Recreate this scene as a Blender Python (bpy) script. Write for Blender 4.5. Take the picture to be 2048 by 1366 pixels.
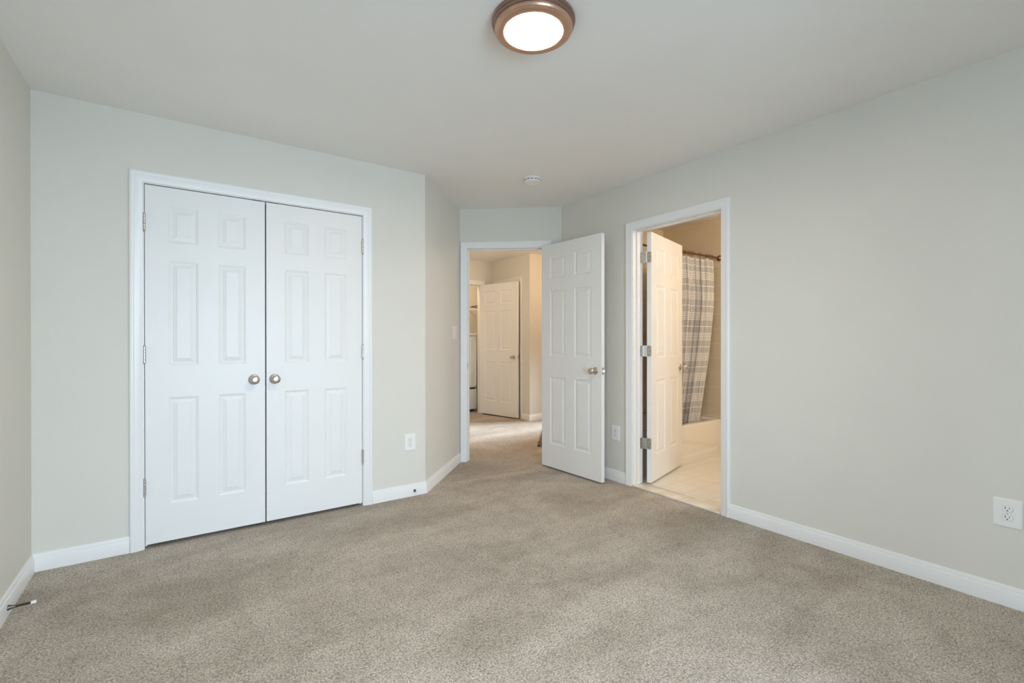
import bpy, bmesh, math, random
from mathutils import Vector, Matrix

for o in list(bpy.data.objects):
    bpy.data.objects.remove(o)
SC = bpy.context.scene
COL = SC.collection
PI = math.pi

# ------------------------------------------------------------------ camera
yaw, pitch, roll, camh, fpx = 0.614668, -0.002245, -0.000488, 1.1712, 951.48
fwd = Vector((math.sin(yaw)*math.cos(pitch), math.cos(yaw)*math.cos(pitch), math.sin(pitch)))
rgt = Vector((math.cos(yaw), -math.sin(yaw), 0))
upv = rgt.cross(fwd)
rgt, upv = rgt*math.cos(roll)+upv*math.sin(roll), -rgt*math.sin(roll)+upv*math.cos(roll)
cam = bpy.data.cameras.new('camera')
cam.sensor_width = 36.0
cam.lens = fpx/2048*36
cam.clip_start = 0.01
co = bpy.data.objects.new('camera', cam)
COL.objects.link(co)
M = Matrix.Identity(4)
for i in range(3):
    M[i][0], M[i][1], M[i][2] = rgt[i], upv[i], -fwd[i]
M[0][3], M[1][3], M[2][3] = 0, 0, camh
co.matrix_world = M
SC.camera = co

# ------------------------------------------------------------------ view, sky, lights
SC.view_settings.view_transform = 'Standard'
SC.view_settings.look = 'None'
SC.view_settings.gamma = 1
SC.view_settings.use_curve_mapping = False
SC.view_settings.exposure = 0.82
SC.cycles.max_bounces = 14
SC.cycles.diffuse_bounces = 10
SC.cycles.glossy_bounces = 5
SC.cycles.transparent_max_bounces = 8
SC.cycles.sample_clamp_indirect = 6.0

W = bpy.data.worlds.new('sky')
SC.world = W
W.use_nodes = True
bg = W.node_tree.nodes['Background']
bg.inputs['Color'].default_value = (0.62, 0.78, 1.0, 1)
bg.inputs['Strength'].default_value = 1.2

def area(name, loc, target, sx, sy, power, color, spread=PI):
    l = bpy.data.lights.new(name, 'AREA')
    l.shape = 'RECTANGLE'
    l.size, l.size_y = sx, sy
    l.energy = power
    l.color = color
    l.spread = spread
    o = bpy.data.objects.new(name, l)
    COL.objects.link(o)
    o.location = loc
    d = Vector(target)-Vector(loc)
    o.rotation_euler = d.to_track_quat('-Z', 'Y').to_euler()
    return o

def point(name, loc, power, color, size=0.08):
    l = bpy.data.lights.new(name, 'POINT')
    l.energy = power
    l.color = color
    l.shadow_soft_size = size
    o = bpy.data.objects.new(name, l)
    COL.objects.link(o)
    o.location = loc
    return o

WINS = [(0.10, 1.25)]                       # window in the rear wall, x range
WINL = (-1.05, 0.15)                          # unseen window added in the left wall to light the right wall, y range
WZ = (0.50, 1.95)
DAY = (0.62, 0.81, 1.0)
for a, b in WINS:
    area('window_daylight', ((a+b)/2, -1.62, (WZ[0]+WZ[1])/2), ((a+b)/2, 1.1, 0.0), b-a, WZ[1]-WZ[0], 53, DAY, math.radians(128))
area('window_daylight', (-0.92, (WINL[0]+WINL[1])/2, (WZ[0]+WZ[1])/2), (1.8, (WINL[0]+WINL[1])/2+0.5, 0.0), WINL[1]-WINL[0], WZ[1]-WZ[0], 12, DAY, math.radians(128))  # daylight for the added left window, brightens the right wall
# hall: a warm ceiling lamp, two added fills, daylight from the hall's own window
point('hall_lamp', (4.30, 4.45, 2.25), 11, (1.0, 0.68, 0.42), 0.12)
point('hall_fill_left', (2.70, 5.25, 2.25), 9, (1.0, 0.80, 0.60), 0.12)  # added fill with no fixture, brightens the hall side wall
point('laundry_fill', (3.75, 6.70, 2.32), 7, (1.0, 0.74, 0.48), 0.08)  # added fill with no fixture, lights the laundry machine's front
area('hall_daylight', (6.98, 3.95, 1.75), (3.05, 5.05, 0.0), 0.7, 0.9, 20, (0.76, 0.88, 1.0), math.radians(22))
# bathroom: warm vanity bulbs
for vx in (4.00, 4.30):
    point('vanity_bulb', (vx, 1.05, 2.20), 6.6, (1.0, 0.92, 0.84), 0.06)

# ------------------------------------------------------------------ materials
def new_mat(name):
    m = bpy.data.materials.new(name)
    m.use_nodes = True
    nt = m.node_tree
    return m, nt, nt.nodes['Principled BSDF']

def mat(name, col, rough=0.5, metal=0.0, bump=0.0, bscale=400.0, var=0.0, vscale=3.0, spec=None, stretch=None):
    m, nt, b = new_mat(name)
    b.inputs['Roughness'].default_value = rough
    b.inputs['Metallic'].default_value = metal
    if spec is not None:
        b.inputs['Specular IOR Level'].default_value = spec
    tc = nt.nodes.new('ShaderNodeTexCoord')
    src = tc.outputs['Object']
    if stretch:
        mp = nt.nodes.new('ShaderNodeMapping')
        mp.inputs['Scale'].default_value = stretch
        nt.links.new(src, mp.inputs['Vector'])
        src = mp.outputs['Vector']
    n = nt.nodes.new('ShaderNodeTexNoise')
    n.inputs['Scale'].default_value = vscale
    n.inputs['Detail'].default_value = 3
    nt.links.new(tc.outputs['Object'], n.inputs['Vector'])
    r = nt.nodes.new('ShaderNodeValToRGB')
    c0 = [max(0, c*(1-var)) for c in col]
    c1 = [min(1, c*(1+var)) for c in col]
    r.color_ramp.elements[0].position = 0.3
    r.color_ramp.elements[1].position = 0.7
    r.color_ramp.elements[0].color = (*c0, 1)
    r.color_ramp.elements[1].color = (*c1, 1)
    nt.links.new(n.outputs['Fac'], r.inputs['Fac'])
    nt.links.new(r.outputs['Color'], b.inputs['Base Color'])
    if bump > 0:
        n2 = nt.nodes.new('ShaderNodeTexNoise')
        n2.inputs['Scale'].default_value = bscale
        n2.inputs['Detail'].default_value = 2
        nt.links.new(src, n2.inputs['Vector'])
        bp = nt.nodes.new('ShaderNodeBump')
        bp.inputs['Strength'].default_value = bump
        bp.inputs['Distance'].default_value = 0.002
        nt.links.new(n2.outputs['Fac'], bp.inputs['Height'])
        nt.links.new(bp.outputs['Normal'], b.inputs['Normal'])
    return m

M_WALL = mat('greige_wall_paint', (0.69, 0.673, 0.612), 0.75, bump=0.08, bscale=220, var=0.012)
M_CEIL = mat('ceiling_paint', (0.84, 0.83, 0.805), 0.85, bump=0.08, bscale=180, var=0.01)
M_WARM = mat('bathroom_wall_paint', (0.80, 0.69, 0.52), 0.7, bump=0.08, bscale=220, var=0.012)
M_TRIM = mat('white_trim_paint', (0.80, 0.80, 0.79), 0.35, var=0.008)
M_DOOR = mat('white_door_paint', (0.80, 0.80, 0.785), 0.42, bump=0.10, bscale=60, var=0.008, stretch=(14, 14, 0.9))
M_NICKEL = mat('satin_nickel', (0.58, 0.53, 0.48), 0.36, 1.0, var=0.05, vscale=40)
M_HINGE = mat('brushed_hinge_metal', (0.60, 0.57, 0.52), 0.38, 1.0, var=0.06, vscale=60)
M_DARKMETAL = mat('dark_steel', (0.10, 0.09, 0.09), 0.4, 0.8, var=0.1, vscale=60)
M_SPRING = mat('dark_spring_steel', (0.16, 0.13, 0.13), 0.35, 0.9, var=0.1, vscale=80)
M_BRONZE_LIT = mat('lit_tone_bronze', (0.56, 0.34, 0.235), 0.36, 0.65, var=0.06, vscale=30)  # lightened for the diffuser's spill on the lamp ring; brace shares it
M_BRONZE_UNLIT = mat('unlit_tone_bronze', (0.30, 0.19, 0.145), 0.34, 0.8, var=0.06, vscale=30)  # same bronze darkened, for the rim outside the diffuser's glow
M_COPPER = mat('oiled_copper_rod', (0.26, 0.13, 0.08), 0.3, 0.9, var=0.1, vscale=30)
M_PLASTIC = mat('white_plastic', (0.82, 0.82, 0.80), 0.35, var=0.01)
M_IVORY = mat('off_white_plastic', (0.78, 0.76, 0.68), 0.4, var=0.01)
M_SLOT = mat('dark_slot', (0.03, 0.03, 0.03), 0.6, var=0.1)
M_ENAMEL = mat('white_enamel', (0.80, 0.79, 0.75), 0.25, var=0.01)
M_TUB = mat('glossy_tub_acrylic', (0.80, 0.77, 0.70), 0.16, var=0.01)
M_MARBLE = mat('cream_marble', (0.72, 0.66, 0.56), 0.25, var=0.12, vscale=9)
M_RUBBER = mat('white_rubber', (0.78, 0.79, 0.80), 0.5, var=0.02)
M_DARKCLOTH = mat('dark_cloth', (0.05, 0.035, 0.03), 0.8, bump=0.2, bscale=200, var=0.3, vscale=30)
M_CLOSET = mat('closet_paint', (0.45, 0.44, 0.40), 0.8, var=0.01)

def emis(name, col, s):
    m, nt, b = new_mat(name)
    b.inputs['Base Color'].default_value = (0.9, 0.9, 0.88, 1)
    b.inputs['Roughness'].default_value = 0.4
    b.inputs['Emission Color'].default_value = (*col, 1)
    b.inputs['Emission Strength'].default_value = s
    return m
M_LAMP = emis('lit_frosted_diffuser', (1.0, 0.80, 0.58), 78.0)

def make_glass():
    m, nt, b = new_mat('window_glass')
    out = nt.nodes['Material Output']
    tr = nt.nodes.new('ShaderNodeBsdfTransparent')
    gl = nt.nodes.new('ShaderNodeBsdfGlossy')
    gl.inputs['Roughness'].default_value = 0.02
    mx = nt.nodes.new('ShaderNodeMixShader')
    fr = nt.nodes.new('ShaderNodeFresnel')
    nt.links.new(fr.outputs['Fac'], mx.inputs['Fac'])
    nt.links.new(tr.outputs[0], mx.inputs[1])
    nt.links.new(gl.outputs[0], mx.inputs[2])
    nt.links.new(mx.outputs[0], out.inputs['Surface'])
    return m
M_GLASS = make_glass()

def make_carpet():
    m, nt, b = new_mat('beige_cut_pile_carpet')
    N, L = nt.nodes, nt.links
    b.inputs['Roughness'].default_value = 1.0
    b.inputs['Specular IOR Level'].default_value = 0.05
    b.inputs['Sheen Weight'].default_value = 0.15
    b.inputs['Sheen Roughness'].default_value = 0.6
    tc = N.new('ShaderNodeTexCoord')
    def noise(scale, detail=2, rough=0.5, dist=0.0, vec=None):
        n = N.new('ShaderNodeTexNoise')
        n.inputs['Scale'].default_value = scale
        n.inputs['Detail'].default_value = detail
        n.inputs['Roughness'].default_value = rough
        n.inputs['Distortion'].default_value = dist
        L.new(vec or tc.outputs['Object'], n.inputs['Vector'])
        return n.outputs['Fac']
    def ramp(src, p0, p1, c0, c1):
        r = N.new('ShaderNodeValToRGB')
        r.color_ramp.elements[0].position = p0
        r.color_ramp.elements[1].position = p1
        r.color_ramp.elements[0].color = (*c0, 1)
        r.color_ramp.elements[1].color = (*c1, 1)
        L.new(src, r.inputs['Fac'])
        return r.outputs['Color']
    def mul(a, c, f=1.0):
        x = N.new('ShaderNodeMix')
        x.data_type = 'RGBA'
        x.blend_type = 'MULTIPLY'
        x.inputs['Factor'].default_value = f
        L.new(a, x.inputs[6])
        L.new(c, x.inputs[7])
        return x.outputs[2]
    # pile grain, yarn flecks
    grain = noise(150, 3, 0.65)
    base = ramp(grain, 0.34, 0.62, (0.27, 0.228, 0.182), (0.69, 0.62, 0.535))
    v = N.new('ShaderNodeTexVoronoi')
    v.inputs['Scale'].default_value = 125
    v.inputs['Randomness'].default_value = 1.0
    L.new(tc.outputs['Object'], v.inputs['Vector'])
    tuft = ramp(v.outputs['Distance'], 0.25, 0.85, (1.0, 1.0, 1.0), (0.55, 0.52, 0.50))
    c = mul(base, tuft, 0.8)
    # worn / brushed patches
    mp = N.new('ShaderNodeMapping')
    mp.inputs['Rotation'].default_value = (0, 0, math.radians(35))
    mp.inputs['Scale'].default_value = (1.0, 2.2, 1.0)
    L.new(tc.outputs['Object'], mp.inputs['Vector'])
    p = noise(1.15, 4, 0.55, 0.6, mp.outputs['Vector'])
    patch = ramp(p, 0.36, 0.60, (0.80, 0.78, 0.74), (1.06, 1.06, 1.05))
    c = mul(c, patch, 1.0)
    p2 = noise(7, 3, 0.6, 0.4)
    patch2 = ramp(p2, 0.33, 0.62, (0.86, 0.85, 0.83), (1.04, 1.04, 1.04))
    c = mul(c, patch2, 0.8)
    L.new(c, b.inputs['Base Color'])
    bp = N.new('ShaderNodeBump')
    bp.inputs['Strength'].default_value = 0.7
    bp.inputs['Distance'].default_value = 0.006
    L.new(grain, bp.inputs['Height'])
    L.new(bp.outputs['Normal'], b.inputs['Normal'])
    return m
M_CARPET = make_carpet()

def tile_mat(name, col, grout, size, axes, rough, off=(0, 0), mortar=0.012, rot=0):
    m, nt, b = new_mat(name)
    N, L = nt.nodes, nt.links
    tc = N.new('ShaderNodeTexCoord')
    sp = N.new('ShaderNodeSeparateXYZ')
    L.new(tc.outputs['Object'], sp.inputs[0])
    cb = N.new('ShaderNodeCombineXYZ')
    L.new(sp.outputs[axes[0]], cb.inputs[0])
    L.new(sp.outputs[axes[1]], cb.inputs[1])
    mp = N.new('ShaderNodeMapping')
    mp.inputs['Location'].default_value = (off[0], off[1], 0)
    L.new(cb.outputs[0], mp.inputs['Vector'])
    br = N.new('ShaderNodeTexBrick')
    br.offset = 0.0
    br.squash = 1.0
    br.inputs['Scale'].default_value = 1.0
    br.inputs['Brick Width'].default_value = size[0]
    br.inputs['Row Height'].default_value = size[1]
    br.inputs['Mortar Size'].default_value = mortar*size[0]
    br.inputs['Mortar Smooth'].default_value = 0.2
    br.inputs['Color1'].default_value = (*col, 1)
    br.inputs['Color2'].default_value = (*[x*0.97 for x in col], 1)
    br.inputs['Mortar'].default_value = (*grout, 1)
    L.new(mp.outputs['Vector'], br.inputs['Vector'])
    L.new(br.outputs['Color'], b.inputs['Base Color'])
    b.inputs['Roughness'].default_value = rough
    bp = N.new('ShaderNodeBump')
    bp.invert = True
    bp.inputs['Strength'].default_value = 0.4
    bp.inputs['Distance'].default_value = 0.002
    L.new(br.outputs['Fac'], bp.inputs['Height'])
    L.new(bp.outputs['Normal'], b.inputs['Normal'])
    return m
T6 = 0.152
M_TILE_X = tile_mat('cream_wall_tile_back', (0.74, 0.64, 0.50), (0.84, 0.77, 0.66), (T6, T6), (0, 2), 0.14, off=(0.05, -1.899+13*T6))
M_TILE_Y = tile_mat('cream_wall_tile_end', (0.74, 0.64, 0.50), (0.84, 0.77, 0.66), (T6, T6), (1, 2), 0.14, off=(-2.902+20*T6, -1.899+13*T6))
M_TILE_F = tile_mat('pale_floor_tile', (0.74, 0.70, 0.63), (0.60, 0.54, 0.46), (0.203, 0.203), (0, 1), 0.28, off=(0.07, 0.03), mortar=0.016)

def make_curtain():
    m, nt, b = new_mat('grey_striped_curtain_cloth')
    N, L = nt.nodes, nt.links
    b.inputs['Roughness'].default_value = 0.9
    uv = N.new('ShaderNodeUVMap')
    sp = N.new('ShaderNodeSeparateXYZ')
    L.new(uv.outputs[0], sp.inputs[0])
    def math_(op, a, bb=None, clamp=False):
        n = N.new('ShaderNodeMath')
        n.operation = op
        n.use_clamp = clamp
        for i, x in enumerate((a, bb)):
            if x is None:
                continue
            if isinstance(x, (int, float)):
                n.inputs[i].default_value = x
            else:
                L.new(x, n.inputs[i])
        return n.outputs[0]
    P = 0.204
    z = math_('SUBTRACT', sp.outputs[1], 1.413-P/2)
    ph = math_('SUBTRACT', math_('FLOORED_MODULO', z, P), P/2)      # -P/2 .. P/2, 0 = middle of a group
    tot = None
    for c, w in ((-0.034, 0.0036), (-0.017, 0.0032), (0, 0.0034), (0.017, 0.0032), (0.034, 0.0036)):
        line = math_('LESS_THAN', math_('ABSOLUTE', math_('SUBTRACT', ph, c)), w)
        tot = line if tot is None else math_('ADD', tot, line)
    single = math_('GREATER_THAN', math_('ABSOLUTE', ph), P/2-0.0036)
    tot = math_('ADD', tot, single, True)
    mp = N.new('ShaderNodeMapping')
    mp.inputs['Scale'].default_value = (260, 3.5, 1)
    L.new(uv.outputs[0], mp.inputs['Vector'])
    n = N.new('ShaderNodeTexNoise')
    n.inputs['Scale'].default_value = 1.0
    n.inputs['Detail'].default_value = 3
    L.new(mp.outputs['Vector'], n.inputs['Vector'])
    r = N.new('ShaderNodeValToRGB')
    r.color_ramp.elements[0].position = 0.35
    r.color_ramp.elements[1].position = 0.6
    r.color_ramp.elements[0].color = (0.30, 0.295, 0.30, 1)
    r.color_ramp.elements[1].color = (0.60, 0.59, 0.58, 1)
    L.new(n.outputs['Fac'], r.inputs['Fac'])
    mx = N.new('ShaderNodeMix')
    mx.data_type = 'RGBA'
    L.new(tot, mx.inputs[0])
    L.new(r.outputs['Color'], mx.inputs[6])
    mx.inputs[7].default_value = (0.82, 0.79, 0.74, 1)
    L.new(mx.outputs[2], b.inputs['Base Color'])
    bp = N.new('ShaderNodeBump')
    bp.inputs['Strength'].default_value = 0.4
    bp.inputs['Distance'].default_value = 0.003
    L.new(n.outputs['Fac'], bp.inputs['Height'])
    L.new(bp.outputs['Normal'], b.inputs['Normal'])
    return m
M_CURTAIN = make_curtain()

def make_rug():
    m, nt, b = new_mat('dark_patterned_rug_pile')
    N, L = nt.nodes, nt.links
    b.inputs['Roughness'].default_value = 1.0
    tc = N.new('ShaderNodeTexCoord')
    v = N.new('ShaderNodeTexVoronoi')
    v.inputs['Scale'].default_value = 26
    L.new(tc.outputs['Object'], v.inputs['Vector'])
    r = N.new('ShaderNodeValToRGB')
    r.color_ramp.elements[0].position = 0.2
    r.color_ramp.elements[1].position = 0.75
    r.color_ramp.elements[0].color = (0.30, 0.19, 0.15, 1)
    r.color_ramp.elements[1].color = (0.035, 0.018, 0.02, 1)
    L.new(v.outputs['Distance'], r.inputs['Fac'])
    L.new(r.outputs['Color'], b.inputs['Base Color'])
    return m
M_RUG = make_rug()

# ------------------------------------------------------------------ mesh helpers
def link(name, bm, m, parent=None, smooth=False, loc=None, rotz=0.0, angle=35):
    bmesh.ops.recalc_face_normals(bm, faces=bm.faces)
    me = bpy.data.meshes.new(name)
    bm.to_mesh(me)
    bm.free()
    me.materials.append(m)
    if smooth:
        for p in me.polygons:
            p.use_smooth = True
        try:
            me.set_sharp_from_angle(angle=math.radians(angle))
        except Exception:
            pass
    o = bpy.data.objects.new(name, me)
    COL.objects.link(o)
    if loc is not None:
        o.location = loc
    o.rotation_euler = (0, 0, rotz)
    if parent is not None:
        o.parent = parent
    return o

def tag(o, label, cat, group=None, kind=None):
    o['label'] = label
    o['category'] = cat
    if group:
        o['group'] = group
    if kind:
        o['kind'] = kind
    return o

def thing(name, label, cat, loc, rotz=0.0, group=None, kind=None):
    o = bpy.data.objects.new(name, None)
    o.empty_display_size = 0.05
    COL.objects.link(o)
    o.location = loc
    o.rotation_euler = (0, 0, rotz)
    return tag(o, label, cat, group, kind)

def box(bm, x0, x1, y0, y1, z0, z1, bevel=0.0, seg=2):
    vs = [bm.verts.new((x, y, z)) for x in (x0, x1) for y in (y0, y1) for z in (z0, z1)]
    idx = [(0, 1, 3, 2), (4, 6, 7, 5), (0, 4, 5, 1), (2, 3, 7, 6), (0, 2, 6, 4), (1, 5, 7, 3)]
    fs = [bm.faces.new([vs[i] for i in f]) for f in idx]
    if bevel > 0:
        es = list({e for f in fs for e in f.edges})
        bmesh.ops.bevel(bm, geom=es, offset=bevel, segments=seg, profile=0.5, affect='EDGES')
    return bm

def lathe(bm, prof, axis='Z', c=(0, 0, 0), n=40, cap=True):
    """prof: list of (radius, height along axis)."""
    rings = []
    for r, h in prof:
        ring = []
        if r < 1e-6:
            ring = [bm.verts.new(lp(axis, c, 0, 0, h))]
        else:
            for i in range(n):
                a = 2*PI*i/n
                ring.append(bm.verts.new(lp(axis, c, r*math.cos(a), r*math.sin(a), h)))
        rings.append(ring)
    for a, b in zip(rings, rings[1:]):
        if len(a) == 1 and len(b) == 1:
            continue
        for i in range(n):
            j = (i+1) % n
            if len(a) == 1:
                bm.faces.new((a[0], b[i], b[j]))
            elif len(b) == 1:
                bm.faces.new((a[i], a[j], b[0]))
            else:
                bm.faces.new((a[i], a[j], b[j], b[i]))
    if cap:
        for r in (rings[0], rings[-1]):
            if len(r) > 2:
                bm.faces.new(r)
    return bm

def lp(axis, c, u, v, h):
    if axis == 'Z':
        return (c[0]+u, c[1]+v, c[2]+h)
    if axis == 'Y':           # height runs towards -Y
        return (c[0]+u, c[1]-h, c[2]+v)
    return (c[0]+h, c[1]+u, c[2]+v)

def tube(bm, pts, r, n=10, closed=False):
    pts = [Vector(p) for p in pts]
    rings = []
    N_ = len(pts)
    ref = Vector((0, 0, 1))
    for i, p in enumerate(pts):
        if closed:
            t = pts[(i+1) % N_]-pts[i-1]
        else:
            t = pts[min(i+1, N_-1)]-pts[max(i-1, 0)]
        t.normalize()
        a = t.cross(ref)
        if a.length < 1e-3:
            a = t.cross(Vector((1, 0, 0)))
        a.normalize()
        b = t.cross(a)
        rings.append([bm.verts.new(p+a*(r*math.cos(2*PI*k/n))+b*(r*math.sin(2*PI*k/n))) for k in range(n)])
    pairs = list(zip(rings, rings[1:]))
    if closed:
        pairs.append((rings[-1], rings[0]))
    for a, b in pairs:
        for k in range(n):
            j = (k+1) % n
            bm.faces.new((a[k], a[j], b[j], b[k]))
    if not closed:
        bm.faces.new(rings[0])
        bm.faces.new(rings[-1])
    return bm

def rrect(w, h, r, n=6):
    pts = []
    for cx, cz, a0 in ((w/2-r, h/2-r, 0), (-w/2+r, h/2-r, 90), (-w/2+r, -h/2+r, 180), (w/2-r, -h/2+r, 270)):
        for k in range(n+1):
            a = math.radians(a0+90*k/n)
            pts.append((cx+r*math.cos(a), cz+r*math.sin(a)))
    return pts

def slab_xz(bm, outline, y0, y1, c=(0, 0), chamfer=0.0):
    """prism of an XZ outline between y0 (front, smaller y) and y1."""
    def ring(y, k):
        return [bm.verts.new((c[0]+x*k[0], y, c[1]+z*k[1])) for x, z in outline]
    mx = max(abs(x) for x, z in outline)
    mz = max(abs(z) for x, z in outline)
    rs = []
    if chamfer > 0:
        rs.append(ring(y0, (1-chamfer/mx, 1-chamfer/mz)))
        rs.append(ring(y0+chamfer*0.6, (1, 1)))
    else:
        rs.append(ring(y0, (1, 1)))
    rs.append(ring(y1, (1, 1)))
    n = len(outline)
    for a, b in zip(rs, rs[1:]):
        for i in range(n):
            j = (i+1) % n
            bm.faces.new((a[i], a[j], b[j], b[i]))
    bm.faces.new(rs[0])
    bm.faces.new(rs[-1])
    return bm

def V2(a):
    return Vector((a[0], a[1]))

# ------------------------------------------------------------------ room shell
H = 2.44
YA, XR, XL, YB = 3.368, 2.994, -0.600, -1.30
TW = 0.115
PC = (1.562, 3.368)
PD = (2.240, 4.046)
PE = (2.994, 3.425)

def wall(name, p0, p1, nin, openings, label, m=M_WALL, thick=TW, e0=0.0, e1=0.0, h=H):
    """wall whose room face runs p0-p1; nin = direction into the room; openings = (s0, s1, z0, z1)."""
    p0, p1, nin = V2(p0), V2(p1), V2(nin).normalized()
    d = (p1-p0)
    L = d.length
    d.normalize()
    bm = bmesh.new()
    def cell(s0, s1, z0, z1):
        if s1-s0 < 1e-5 or z1-z0 < 1e-5:
            return
        vs = []
        for s in (s0, s1):
            for t in (0, -thick):
                for z in (z0, z1):
                    q = p0+d*s+nin*t
                    vs.append(bm.verts.new((q.x, q.y, z)))
        for f in ((0, 1, 3, 2), (4, 6, 7, 5), (0, 4, 5, 1), (2, 3, 7, 6), (0, 2, 6, 4), (1, 5, 7, 3)):
            bm.faces.new([vs[i] for i in f])
    s = -e0
    for o in sorted(openings):
        cell(s, o[0], 0, h)
        cell(o[0], o[1], 0, o[2])
        cell(o[0], o[1], o[3], h)
        s = o[1]
    cell(s, L+e1, 0, h)
    o = link(name, bm, m)
    return tag(o, label, 'wall', kind='structure')

J = 0.018     # jamb board thickness
CL = (-0.146, 1.080, 2.055)       # closet opening: x0, x1, top
BA = (1.805, 2.558, 2.055)        # bathroom opening: y0, y1, top
EN = (0.072, 0.815, 2.055)        # entry opening along the short wall
LA = (3.175, 3.988, 2.055)        # laundry opening x
FD = (5.752, 6.395, 2.055)        # hall side door y

wall('wall_left', (XL, YB), (XL, YA), (1, 0), [(WINL[0]-YB, WINL[1]-YB, WZ[0], WZ[1])], 'plain grey-green painted wall at the far left of the room', e0=TW, e1=0.9)
wall('wall_closet', (XL, YA), PC, (0, -1), [(CL[0]-J-XL, CL[1]+J-XL, 0, CL[2]+J)], 'painted wall around the white double closet doors')
wall('wall_diagonal', PC, PD, (1, -1), [], 'narrow angled wall with the light switch, left of the hall doorway', e1=TW)
wall('wall_entry', PD, PE, (-(4.046-3.425), -(2.994-2.24)), [(EN[0]-J, EN[1]+J, 0, EN[2]+J)], 'short far wall holding the doorway to the hall', e1=0.02)
wall('wall_right', (XR, 3.50), (XR, YB), (-1, 0), [(3.50-BA[1]-J, 3.50-BA[0]+J, 0, BA[2]+J)], 'long painted wall on the right with the bathroom doorway', e1=TW)
wall('wall_rear', (XL, YB), (XR, YB), (0, 1), [(a-XL, b-XL, WZ[0], WZ[1]) for a, b in WINS], 'painted wall with a window behind the camera')
# closet interior
wall('wall_closet_rear', (XL, 4.10), (1.70, 4.10), (0, -1), [], 'wall at the back of the closed closet', m=M_CLOSET)
wall('wall_closet_side', (1.42, YA+TW), (1.42, 4.10), (-1, 0), [], 'side wall inside the closed closet', m=M_CLOSET, thick=0.05)
# hall
wall('wall_hall_left', (2.08, 4.10), (2.08, 6.62), (1, 0), [], 'wall at the left end of the hall beyond the doorway', e0=0.05)
wall('wall_hall_far', (1.96, 6.503), (4.20, 6.503), (0, -1), [(LA[0]-J-1.96, LA[1]+J-1.96, 0, LA[2]+J)], 'warm-lit hall wall above the laundry opening')
wall('wall_hall_side', (4.20, 5.62), (4.20, 6.618), (-1, 0), [(FD[0]-J-5.62, FD[1]+J-5.62, 0, FD[2]+J)], 'hall wall behind the half-open laundry door')
wall('wall_hall_corner', (4.20, 5.503), (7.0, 5.503), (0, -1), [], 'hall wall turning the corner right of the laundry door', thick=0.117)
wall('wall_hall_end', (6.80, 3.60), (6.80, 5.503), (-1, 0), [(0.40, 1.50, 0.9, 2.1)], 'end wall of the hall with a window, out of sight', e0=0.1, e1=0.12)
wall('wall_laundry_rear', (2.6, 7.50), (4.9, 7.50), (0, -1), [], 'warm-lit wall at the back of the laundry closet')
wall('wall_laundry_side', (2.75, 6.62), (2.75, 7.50), (1, 0), [], 'left wall of the laundry closet')
wall('wall_laundry_right', (4.78, 6.618), (4.78, 7.50), (-1, 0), [], 'right wall of the laundry closet')
wall('wall_laundry_front', (4.20, 6.618), (4.78, 6.618), (0, 1), [], 'wall between the laundry closet and the side room')
wall('wall_side_room', (4.32, 5.62), (4.95, 5.62), (0, 1), [], 'wall inside the room behind the closed hall door', thick=0.002)
# bathroom
XE, YT = 4.62, 3.50
wall('wall_bathroom_rear', (XR, YT), (6.9, YT), (0, -1), [], 'gold-toned bathroom wall behind the bathtub', m=M_WARM, thick=0.12)
wall('wall_bathroom_end', (XE, 0.80), (XE, YT), (-1, 0), [], 'gold-toned bathroom wall at the tap end of the bathtub', m=M_WARM, e0=0.12)
wall('wall_bathroom_front', (XR+TW, 0.80), (XE, 0.80), (0, 1), [], 'bathroom wall opposite the bathtub', m=M_WARM)

bm = bmesh.new()
box(bm, -0.72, 7.05, -1.42, 7.65, H, H+0.06)
tag(link('ceiling', bm, M_CEIL), 'plain flat painted ceiling', 'ceiling', kind='structure')
bm = bmesh.new()
box(bm, -0.72, 7.05, -1.42, 7.65, -0.06, 0.0)
tag(link('floor', bm, M_CARPET), 'beige cut-pile carpet over the bedroom and hall', 'floor', kind='structure')
bm = bmesh.new()
box(bm, XR+0.06, XE, 0.80, YT, 0.0, 0.006)
tag(link('floor_bathroom', bm, M_TILE_F), 'pale square tiles on the bathroom floor', 'floor', kind='structure')

# tile surround of the tub
def surround(name, x0, x1, y0, y1, z0, z1, m, label):
    bm = bmesh.new()
    box(bm, x0, x1, y0, y1, z0, z1, 0.002, 1)
    tag(link(name, bm, m), label, 'tile', kind='structure')
TZ = 1.935
surround('trim_1', XR+TW, XE, YT-0.008, YT, 0.34, TZ, M_TILE_X, 'cream square wall tiles along the back of the bathtub')
surround('trim_2', XE-0.008, XE, 2.62, YT-0.008, 0.0, TZ, M_TILE_Y, 'cream square wall tiles at the right end of the bathtub')
surround('trim_3', XR+TW, XR+TW+0.008, 2.70, YT-0.008, 0.0, TZ, M_TILE_Y, 'cream square wall tiles at the hidden left end of the bathtub')

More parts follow.
